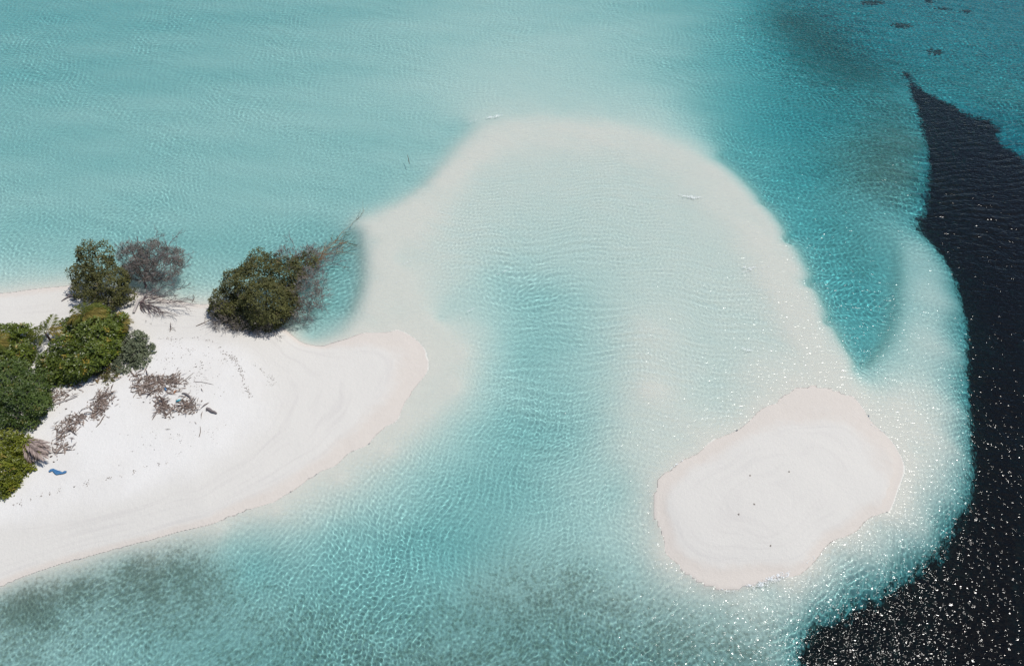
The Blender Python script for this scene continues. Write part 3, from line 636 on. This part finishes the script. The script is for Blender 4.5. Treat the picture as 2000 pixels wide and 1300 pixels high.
stick('driftwood_stick', 'thin brown stick slanting down from the rust coloured litter strip', 'stick', [(204,812),(196,825),(188,834)], 0.06, M_WOODB, DR)
stick('driftwood_stick', 'stick poking up and right out of the leaf heap', 'stick', [(352,748),(364,740),(378,728)], 0.04, M_WOODB, DR)
stick('driftwood_stick', 'thin bent twig on open sand below the dark forked branch', 'stick', [(414,640),(424,643),(430,649)], 0.025, M_WOODB, DR)
stick('driftwood_stick', 'twig half sunk in the lagoon near the spit', 'stick', [(802,336),(800,328),(798,322)], 0.06, M_WOODB, DR, lift=[1.4,1.55,1.7])
stick('driftwood_log', 'weathered plank-like log in the sandy gap between the two dark shrubs', 'log', [(104,790),(128,783),(152,774)], 0.11, M_WOODP, DR)

# dry palm frond bundle between the shrubs
base = on(72, 868, 0.35); dry = thing('dry_palm_frond', 'heap of dry grey-brown palm fronds between the dark and the lime shrub', 'palm frond', base)
for i, (azd, ln, tilt) in enumerate([(-22, 3.2, .10), (-38, 3.0, .14), (-10, 2.8, .08), (-52, 2.6, .16), (-30, 3.4, .05), (2, 2.2, .1)]):
    o = obj('frond', frond_mesh(ln, .33, 900 + i, 22, 0.34, 0.05, .25, 1.6), L_DRY, dry); o.location = (-1.2 + 0.1 * i, 0.25 - 0.1 * i, 0.2 + 0.05 * i); o.rotation_euler = (rng.normal(0, .3), tilt, math.radians(azd))

# leaf litter
def in_poly(P, poly): return poly_sd(P, np.array(poly, float)) > 0
def litter(label, poly, n, size, cat='leaf litter', name='leaf_litter', lift=0.10, mat=None, clump=14, cs=0.35):
    poly = np.array(poly, float); lo_, hi_ = poly.min(0), poly.max(0); pts = []
    while len(pts) < n:
        cpt = rng.uniform(lo_, hi_)
        if not in_poly(cpt[None], poly)[0]: continue
        for _ in range(rng.integers(3, clump)): pts.append(cpt + rng.normal(0, rng.choice([1.5, 3.0, 6.0, 11.0], p=[.3, .3, .25, .15]), 2))
    pts = np.array(pts[:n]); W = np.array([list(at(a, b, 0.9)) for a, b in pts]); W[:, 2] = relief(W[:, :2])[:, 0] + rng.uniform(0.01, lift, n) ** 1.0
    D = unit(rng.normal(0, 1, (n, 3)) * (1, 1, .12)); U = unit(rng.normal(0, .3, (n, 3)) + (0, 0, 1)); b0 = W.mean(0)
    thin = rng.random(n) < 0.3
    V, F = leaf_faces(W - b0, D, U, np.where(thin, size * rng.uniform(2.0, 6.5, n), size * rng.uniform(.6, 1.5, n) ** 1.5), np.where(thin, 0.1, 0.45)[:, None])
    o = obj(name, mesh_np(name, V, F, False, {'tone': np.repeat(np.clip(rng.beta(1.5, 1.5, n), 0, 1), 4)}), mat or L_LITTER); o.location = b0
    return tag(o, label, cat, kind='stuff')
litter('brown heap of dead leaves and twigs on white sand', [(262,735),(290,738),(320,740),(350,735),(368,748),(350,770),(320,762),(300,772),(275,775),(264,760)], 980, 0.19)
litter('lower heap of dead leaves around the stump', [(308,775),(330,790),(370,782),(396,796),(380,805),(350,808),(318,812),(310,800)], 560, 0.19)
litter('rust brown strip of dead leaves below the low shrub', [(192,780),(215,768),(224,778),(208,800),(200,818),(188,830),(187,805)], 520, 0.18)
litter('dead leaves along the edge of the sand left of the strip', [(118,840),(140,820),(165,808),(172,818),(150,842),(136,850),(132,880),(112,888)], 520, 0.18)
litter('dead leaves under the edge of the dark shrub', [(98,760),(140,742),(160,735),(168,750),(140,775),(110,792),(98,800)], 330, 0.17, lift=0.05)
litter('brown litter under the right side of the broad-leaved shrub', [(200,690),(222,672),(232,690),(222,705),(205,730),(190,745),(180,740)], 450, 0.18)
def wrack(label, path, n, spread, size):
    path = np.array(path, float); seg = np.cumsum([0] + list(np.hypot(*np.diff(path, axis=0).T))); t = np.sort(rng.uniform(0, seg[-1], n // 4 + 1))
    pts = np.array([[np.interp(q, seg, path[:, 0]), np.interp(q, seg, path[:, 1])] for q in np.repeat(t, 4)])[:n]; pts += rng.normal(0, spread, pts.shape) * np.repeat(rng.uniform(.2, 1.4, n // 4 + 1), 4)[:n, None]
    W = np.array([list(at(a, b, 0.7)) for a, b in pts]); W[:, 2] = relief(W[:, :2])[:, 0] + 0.015
    D = unit(rng.normal(0, 1, (n, 3)) * (1, 1, .05)); U = unit(rng.normal(0, .2, (n, 3)) + (0, 0, 1)); b0 = W.mean(0)
    V, F = leaf_faces(W - b0, D, U, size * rng.uniform(.4, 1.6, n), 0.3)
    o = obj('wrack_line', mesh_np('wrack_line', V, F, False, {'tone': np.repeat(rng.beta(2, 3, n) * .9, 4)}), L_LITTER); o.location = b0
    return tag(o, label, 'wrack', kind='stuff')
wrack('thin line of washed up leaf bits along the lower beach', [(20,992),(70,975),(120,958),(180,945),(240,930),(290,915),(330,903),(362,880)], 110, 2.5, 0.12)
wrack('curving wrack line of dark bits on the upper beach', [(436,690),(462,705),(470,725),(478,750),(488,770),(490,780)], 170, 3.0, 0.13)
wrack('second curving wrack line right of the first', [(495,712),(510,722),(525,738),(540,750)], 60, 4.0, 0.11)
wrack('scattered bits between the fallen tree and the bush', [(340,672),(380,690),(420,700),(470,720)], 70, 9.0, 0.12)
wrack('scattered bits on the upper beach above the leaf heap', [(300,712),(350,705),(400,720),(390,760),(430,780)], 130, 14.0, 0.13)
wrack('scattered bits on the lower open sand', [(180,860),(260,880),(330,860),(400,850),(440,830)], 70, 16.0, 0.10)
wrack('long wavy strand of bits from fallen tree to bush', [(310,660),(345,664),(385,660),(420,668),(440,690)], 90, 2.0, 0.10)

# blue rag and bits of rubbish
def cloth(label, pts, w, mat, name='blue_rag', cat='rag'):
    P = [on(a, b) for a, b in pts]; base = P[0].copy(); n = 26; P = np.array([list(p) for p in P]); t = np.linspace(0, len(P) - 1, n)
    C = np.column_stack([np.interp(t, np.arange(len(P)), P[:, i]) for i in range(3)]); T = unit(np.gradient(C, axis=0)); Sd = unit(np.cross(T, (0, 0, 1))); V = []
    for i in range(n):
        ww = w * (0.8 + 0.2 * math.sin(i * .6)) * (0.4 + math.sin(math.pi * (i + 1) / (n + 1)))
        for j in range(7):
            u = (j - 3) / 3; V.append(C[i] + Sd[i] * u * ww * 0.5 + np.array([0, 0, 0.035 + 0.07 * abs(math.sin(i * 0.5 + j * 1.1)) + rng.uniform(0, .03)]) - np.array(base))
    o = obj(name, mesh_np(name, V, quads(n, 7), True), mat); o.location = base
    md = o.modifiers.new('thick', 'SOLIDIFY'); md.thickness = 0.012
    return tag(o, label, cat)
M_BLUE = mat_plain('blue_cloth', (0.015, 0.08, 0.22), (0.09, 0.24, 0.42), 5)
M_TEAL = mat_plain('teal_plastic', (0.03, 0.25, 0.32), (0.10, 0.42, 0.48), 5, 0.4, 0.5)
M_ORNG = mat_plain('orange_plastic', (0.38, 0.14, 0.06), (0.5, 0.24, 0.12), 5, 0.4, 0.5)
cloth('crumpled blue rag lying on white sand by the lime shrub', [(96,921),(104,917),(112,923),(122,924),(131,921)], 0.3, M_BLUE)
def bottle(label, px, mat, ang, s=1.0):
    p = on(*px, 0.06 * s); root = thing('plastic_bottle', label, 'bottle', p, 'rubbish in the leaf heap')
    prof = [(0, .001), (.0, .05), (.16, .055), (.2, .03), (.24, .018), (.26, .018)]
    P = [(q[0] * s, 0, 0) for q in prof]; V, F = tube(P, [q[1] * s for q in prof], 9); b = obj('body', mesh_np('body', V, F, True), mat, root)
    V, F = tube([(.255 * s, 0, 0), (.29 * s, 0, 0)], .022 * s, 9); obj('cap', mesh_np('cap', V, F, True), M_WOODP, root); root.rotation_euler.z = ang
bottle('teal plastic bottle in the lower leaf heap', (345,785), M_TEAL, .6, 1.9)
bottle('small blue plastic bottle at the top of the leaf heap', (325,763), M_BLUE, 2.2, 1.6)
bottle('orange plastic bottle near the top right of the leaf heap', (340,768), M_ORNG, 1.1, 1.6)

# seaweed clumps on the islet
SW = ['dry seaweed clump near the middle of the islet', 'dry seaweed clump left of and below the middle one on the islet', 'dry seaweed clump on the upper right of the islet', 'dry seaweed clump on the islet, straight above the middle one',
      'dry seaweed clump lowest on the islet']
for i, (px, py, sz) in enumerate([(1473,984,5),(1443,1004,6),(1541,921,4),(1465,928,4),(1505,1065,3)]):
    n = 40; p = on(px, py); k = mpp(px, py); D = unit(rng.normal(0, 1, (n, 3)) * (1, 1, .3)); B = np.clip(rng.normal(0, sz * k * .2, (n, 3)), -.06, .06) * (1, 1, 0); B[:, 2] = rng.uniform(.01, .05, n)
    V, F = leaf_faces(B, D, unit(rng.normal(0, .3, (n, 3)) + (0, 0, 1)), np.full(n, .06), .3)
    o = obj('seaweed_clump', mesh_np('seaweed_clump', V, F, False, {'tone': np.repeat(rng.uniform(.45, .92, n), 4)}), L_LITTER); o.location = p
    tag(o, SW[i], 'seaweed', 'seaweed clumps on the islet')

# ------------------------------------------------------------------ coral heads seen through the water
M_CORAL = mat_plain('dark_coral', (0.06, 0.06, 0.045), (0.17, 0.15, 0.11), 2.0, 0.9, 0.1)
def coral(label, px, py, wpx, hpx, n, group):
    """a patch of knobbly heads growing together on the sea floor"""
    p = on(px, py); k = mpp(px, py); rx = wpx * k / 2; ry = abs((at(px, py - hpx / 2) - at(px, py + hpx / 2)).y) / 2; parts = []
    for _ in range(n * 2):
        a = rng.uniform(0, 6.283); q = math.sqrt(rng.random()); x, y = rx * q * math.cos(a) + rng.normal(0, .25), ry * q * math.sin(a) * .85 + rng.normal(0, .25); r = rng.uniform(.09, .30) * (1.2 - .6 * q)
        ph = rng.uniform(0, 6.3, 3); ring = []
        for j, (h, f) in enumerate([(-.3, 1.0), (.15, 1.0), (.45, .8), (.62, .4), (.66, .05)]):
            for i in range(9):
                t = i / 9 * 6.283; rr = r * f * (1 + .25 * math.sin(2 * t + ph[0]) + .2 * math.sin(3 * t + ph[1] + j)); ring.append((x + rr * math.cos(t), y + rr * math.sin(t), r * h * .8))
        parts.append((np.array(ring), np.array([(j * 9 + i, j * 9 + (i + 1) % 9, (j + 1) * 9 + (i + 1) % 9, (j + 1) * 9 + i) for j in range(4) for i in range(9)])))
    ph = rng.uniform(0, 6.3, 5); bs = []
    for f, hh in ((1.0, -.12), (.8, .04), (.4, .08), (.02, .1)):
        for i in range(30):
            t = i / 30 * 6.283; q = f * (.62 + .2 * math.sin(2 * t + ph[0]) + .2 * math.sin(3 * t + ph[1]) + .16 * math.sin(5 * t + ph[2]) + .14 * math.sin(8 * t + ph[3]) + .1 * math.sin(13 * t + ph[4])); bs.append((rx * q * math.cos(t), ry * q * math.sin(t), hh))
    parts.append((np.array(bs), np.array([(j * 30 + i, j * 30 + (i + 1) % 30, (j + 1) * 30 + (i + 1) % 30, (j + 1) * 30 + i) for j in range(3) for i in range(30)])))
    V, F = join(parts); o = obj('coral_patch', mesh_np('coral_patch', V, F, True), M_CORAL); o.location = p; o.cycles.is_caustics_receiver = True
    tag(o, label, 'coral', group)
CG = 'coral patches on the upper right reef flat'
for px, py, w, h, n, lb in [(1692,36,56,12,46,'widest dark coral patch under blue water at upper right'),(1650,18,46,14,30,'dark coral patch just left above the widest one at upper right'),(1735,12,30,8,16,'dark coral patch at the top edge right of the widest one'),
                         (1748,82,48,14,44,'dark coral patch between the widest one and the tip of the dark meadow'),(1798,36,22,12,16,'small coral patch right of the widest one, under the top edge'),(1828,50,34,7,14,'thin streak of coral to the right of the small patch'),
                         (1668,3,48,7,20,'coral streak touching the top edge of the picture'),(1812,132,30,14,26,'coral patch on the pale side of the dark meadow tip'),(1872,56,24,7,10,'rightmost small coral streak on the blue flat')]:
    coral(lb, px, py, w, h, n, CG)

# ------------------------------------------------------------------ foam
def mat_foam():
    m = NT('sea_foam'); n = m.noise(5.0, 4.0, 0.6)
    p = m.principled(m.mix(n, (0.70, 0.74, 0.75), (0.80, 0.82, 0.82)), 0.6, 0.3, m.bump(n, .6, .05))
    t = m.n('ShaderNodeBsdfTransparent'); mx = m.n('ShaderNodeMixShader'); m.t.links.new(m.smooth(m.noise(7.0, 3.0, 0.7), 0.40, 0.68), mx.inputs[0])
    m.t.links.new(t.outputs[0], mx.inputs[1]); m.t.links.new(p, mx.inputs[2])       # bubbles with gaps of clear water
    return m.finish(mx.outputs[0])
M_FOAM = mat_foam()
def foam(label, path, w, cover, thick=0.05, step=0.07):
    P = np.array([list(at(a, b)) for a, b in path]); sg = np.cumsum([0] + list(np.linalg.norm(np.diff(P, axis=0), axis=1))); n = max(8, int(sg[-1] / step)); m_ = max(4, int(w / step)) | 1
    t = np.linspace(0, sg[-1], n); C = np.column_stack([np.interp(t, sg, P[:, i]) for i in range(3)]); T = unit(np.gradient(C, axis=0)); Sd = np.cross((0, 0, 1), T)
    u = np.linspace(-1, 1, m_); g = rng.normal(0, 1, (n // 3 + 3, m_ // 2 + 3)); from_i = np.linspace(0, g.shape[0] - 2, n); from_j = np.linspace(0, g.shape[1] - 2, m_)
    i0, j0 = from_i.astype(int), from_j.astype(int); fi, fj = (from_i - i0)[:, None], (from_j - j0)[None]
    nz = g[i0][:, j0] * (1 - fi) * (1 - fj) + g[i0 + 1][:, j0] * fi * (1 - fj) + g[i0][:, j0 + 1] * (1 - fi) * fj + g[i0 + 1][:, j0 + 1] * fi * fj
    nz = nz + rng.normal(0, .25, nz.shape)
    wob = np.cumsum(rng.normal(0, .05, n)); wob -= np.linspace(wob[0], wob[-1], n)
    env = np.sin(np.pi * np.linspace(0.03, .97, n)) ** .6
    off = u[None] * w * .5 * (0.35 + .65 * env)[:, None] + wob[:, None] * min(1, w * 2)
    V = C[:, None] + Sd[:, None] * off[..., None]; V[..., 2] += 0.035 + thick * np.clip(nz * .5 + .5, 0, 1) * (1 - u[None] ** 2) * env[:, None]
    score = nz * .5 + (1 - np.abs(u[None]) ** 1.5) * 1.6 * env[:, None] - (1.7 - 1.9 * cover)
    F = quads(n, m_); ok = score.ravel()[F].min(1) > 0
    if ok.sum() < 4: return
    F = F[ok]; us, inv = np.unique(F.ravel(), return_inverse=True); b0 = V.reshape(-1, 3).mean(0)
    o = obj('wave_foam', mesh_np('wave_foam', V.reshape(-1, 3)[us] - b0, inv.reshape(-1, 4), True), M_FOAM); o.location = b0
    return tag(o, label, 'foam', kind='stuff')
foam('white foam of a small breaker at the top of the spit', [(948,230),(958,228),(970,226),(982,224)], .8, .72, .10)
foam('thin foam line trailing left of the top breaker', [(900,243),(920,237),(948,231)], .3, .35)
foam('white foam patch on the right part of the spit', [(1322,378),(1340,382),(1358,384),(1374,386)], .9, .6, .08)
foam('pale foam patch further down the spit', [(1448,523),(1465,525),(1482,524)], .7, .5, .06)
foam('long thin foam line running across the right shallows', [(1350,562),(1390,552),(1430,540),(1470,528),(1510,521),(1562,516)], .26, .36)
foam('pale foam above the islet', [(1445,681),(1460,684),(1474,685)], .6, .45, .05)
foam('broken line of wave glints across the top of the spit', [(905,386),(940,381),(975,377),(1010,376),(1060,380),(1110,384)], .22, .33)  # sun glints along a wavelet, modelled as a thin white strip
foam('faint foam line along the right centre of the spit', [(1180,408),(1220,400),(1260,400),(1300,404)], .2, .3)
foam('short foam line slanting over the left spit', [(785,522),(795,514),(806,508)], .22, .5)
foam('second short foam line on the left spit', [(765,556),(775,552),(785,548)], .22, .45)
foam('foam streak on the upper left of the middle channel', [(955,545),(985,530),(1005,522)], .24, .4)
foam('foam streak where the channel meets the left sand', [(890,632),(915,610),(940,596)], .22, .35)
foam('white wash along the lower edge of the islet', [(1455,1144),(1480,1138),(1505,1130),(1530,1119),(1560,1102),(1590,1084)], .75, .72, .07)
foam('thin wash at the lower left rim of the islet', [(1385,1145),(1400,1151),(1430,1153),(1470,1148)], .28, .4)
foam('thin wash on the upper left side of the islet', [(1285,930),(1310,914),(1335,900),(1350,893)], .25, .38)
foam('thin wash in the notch on the right of the islet', [(1660,815),(1690,822),(1730,845),(1750,860)], .22, .35)
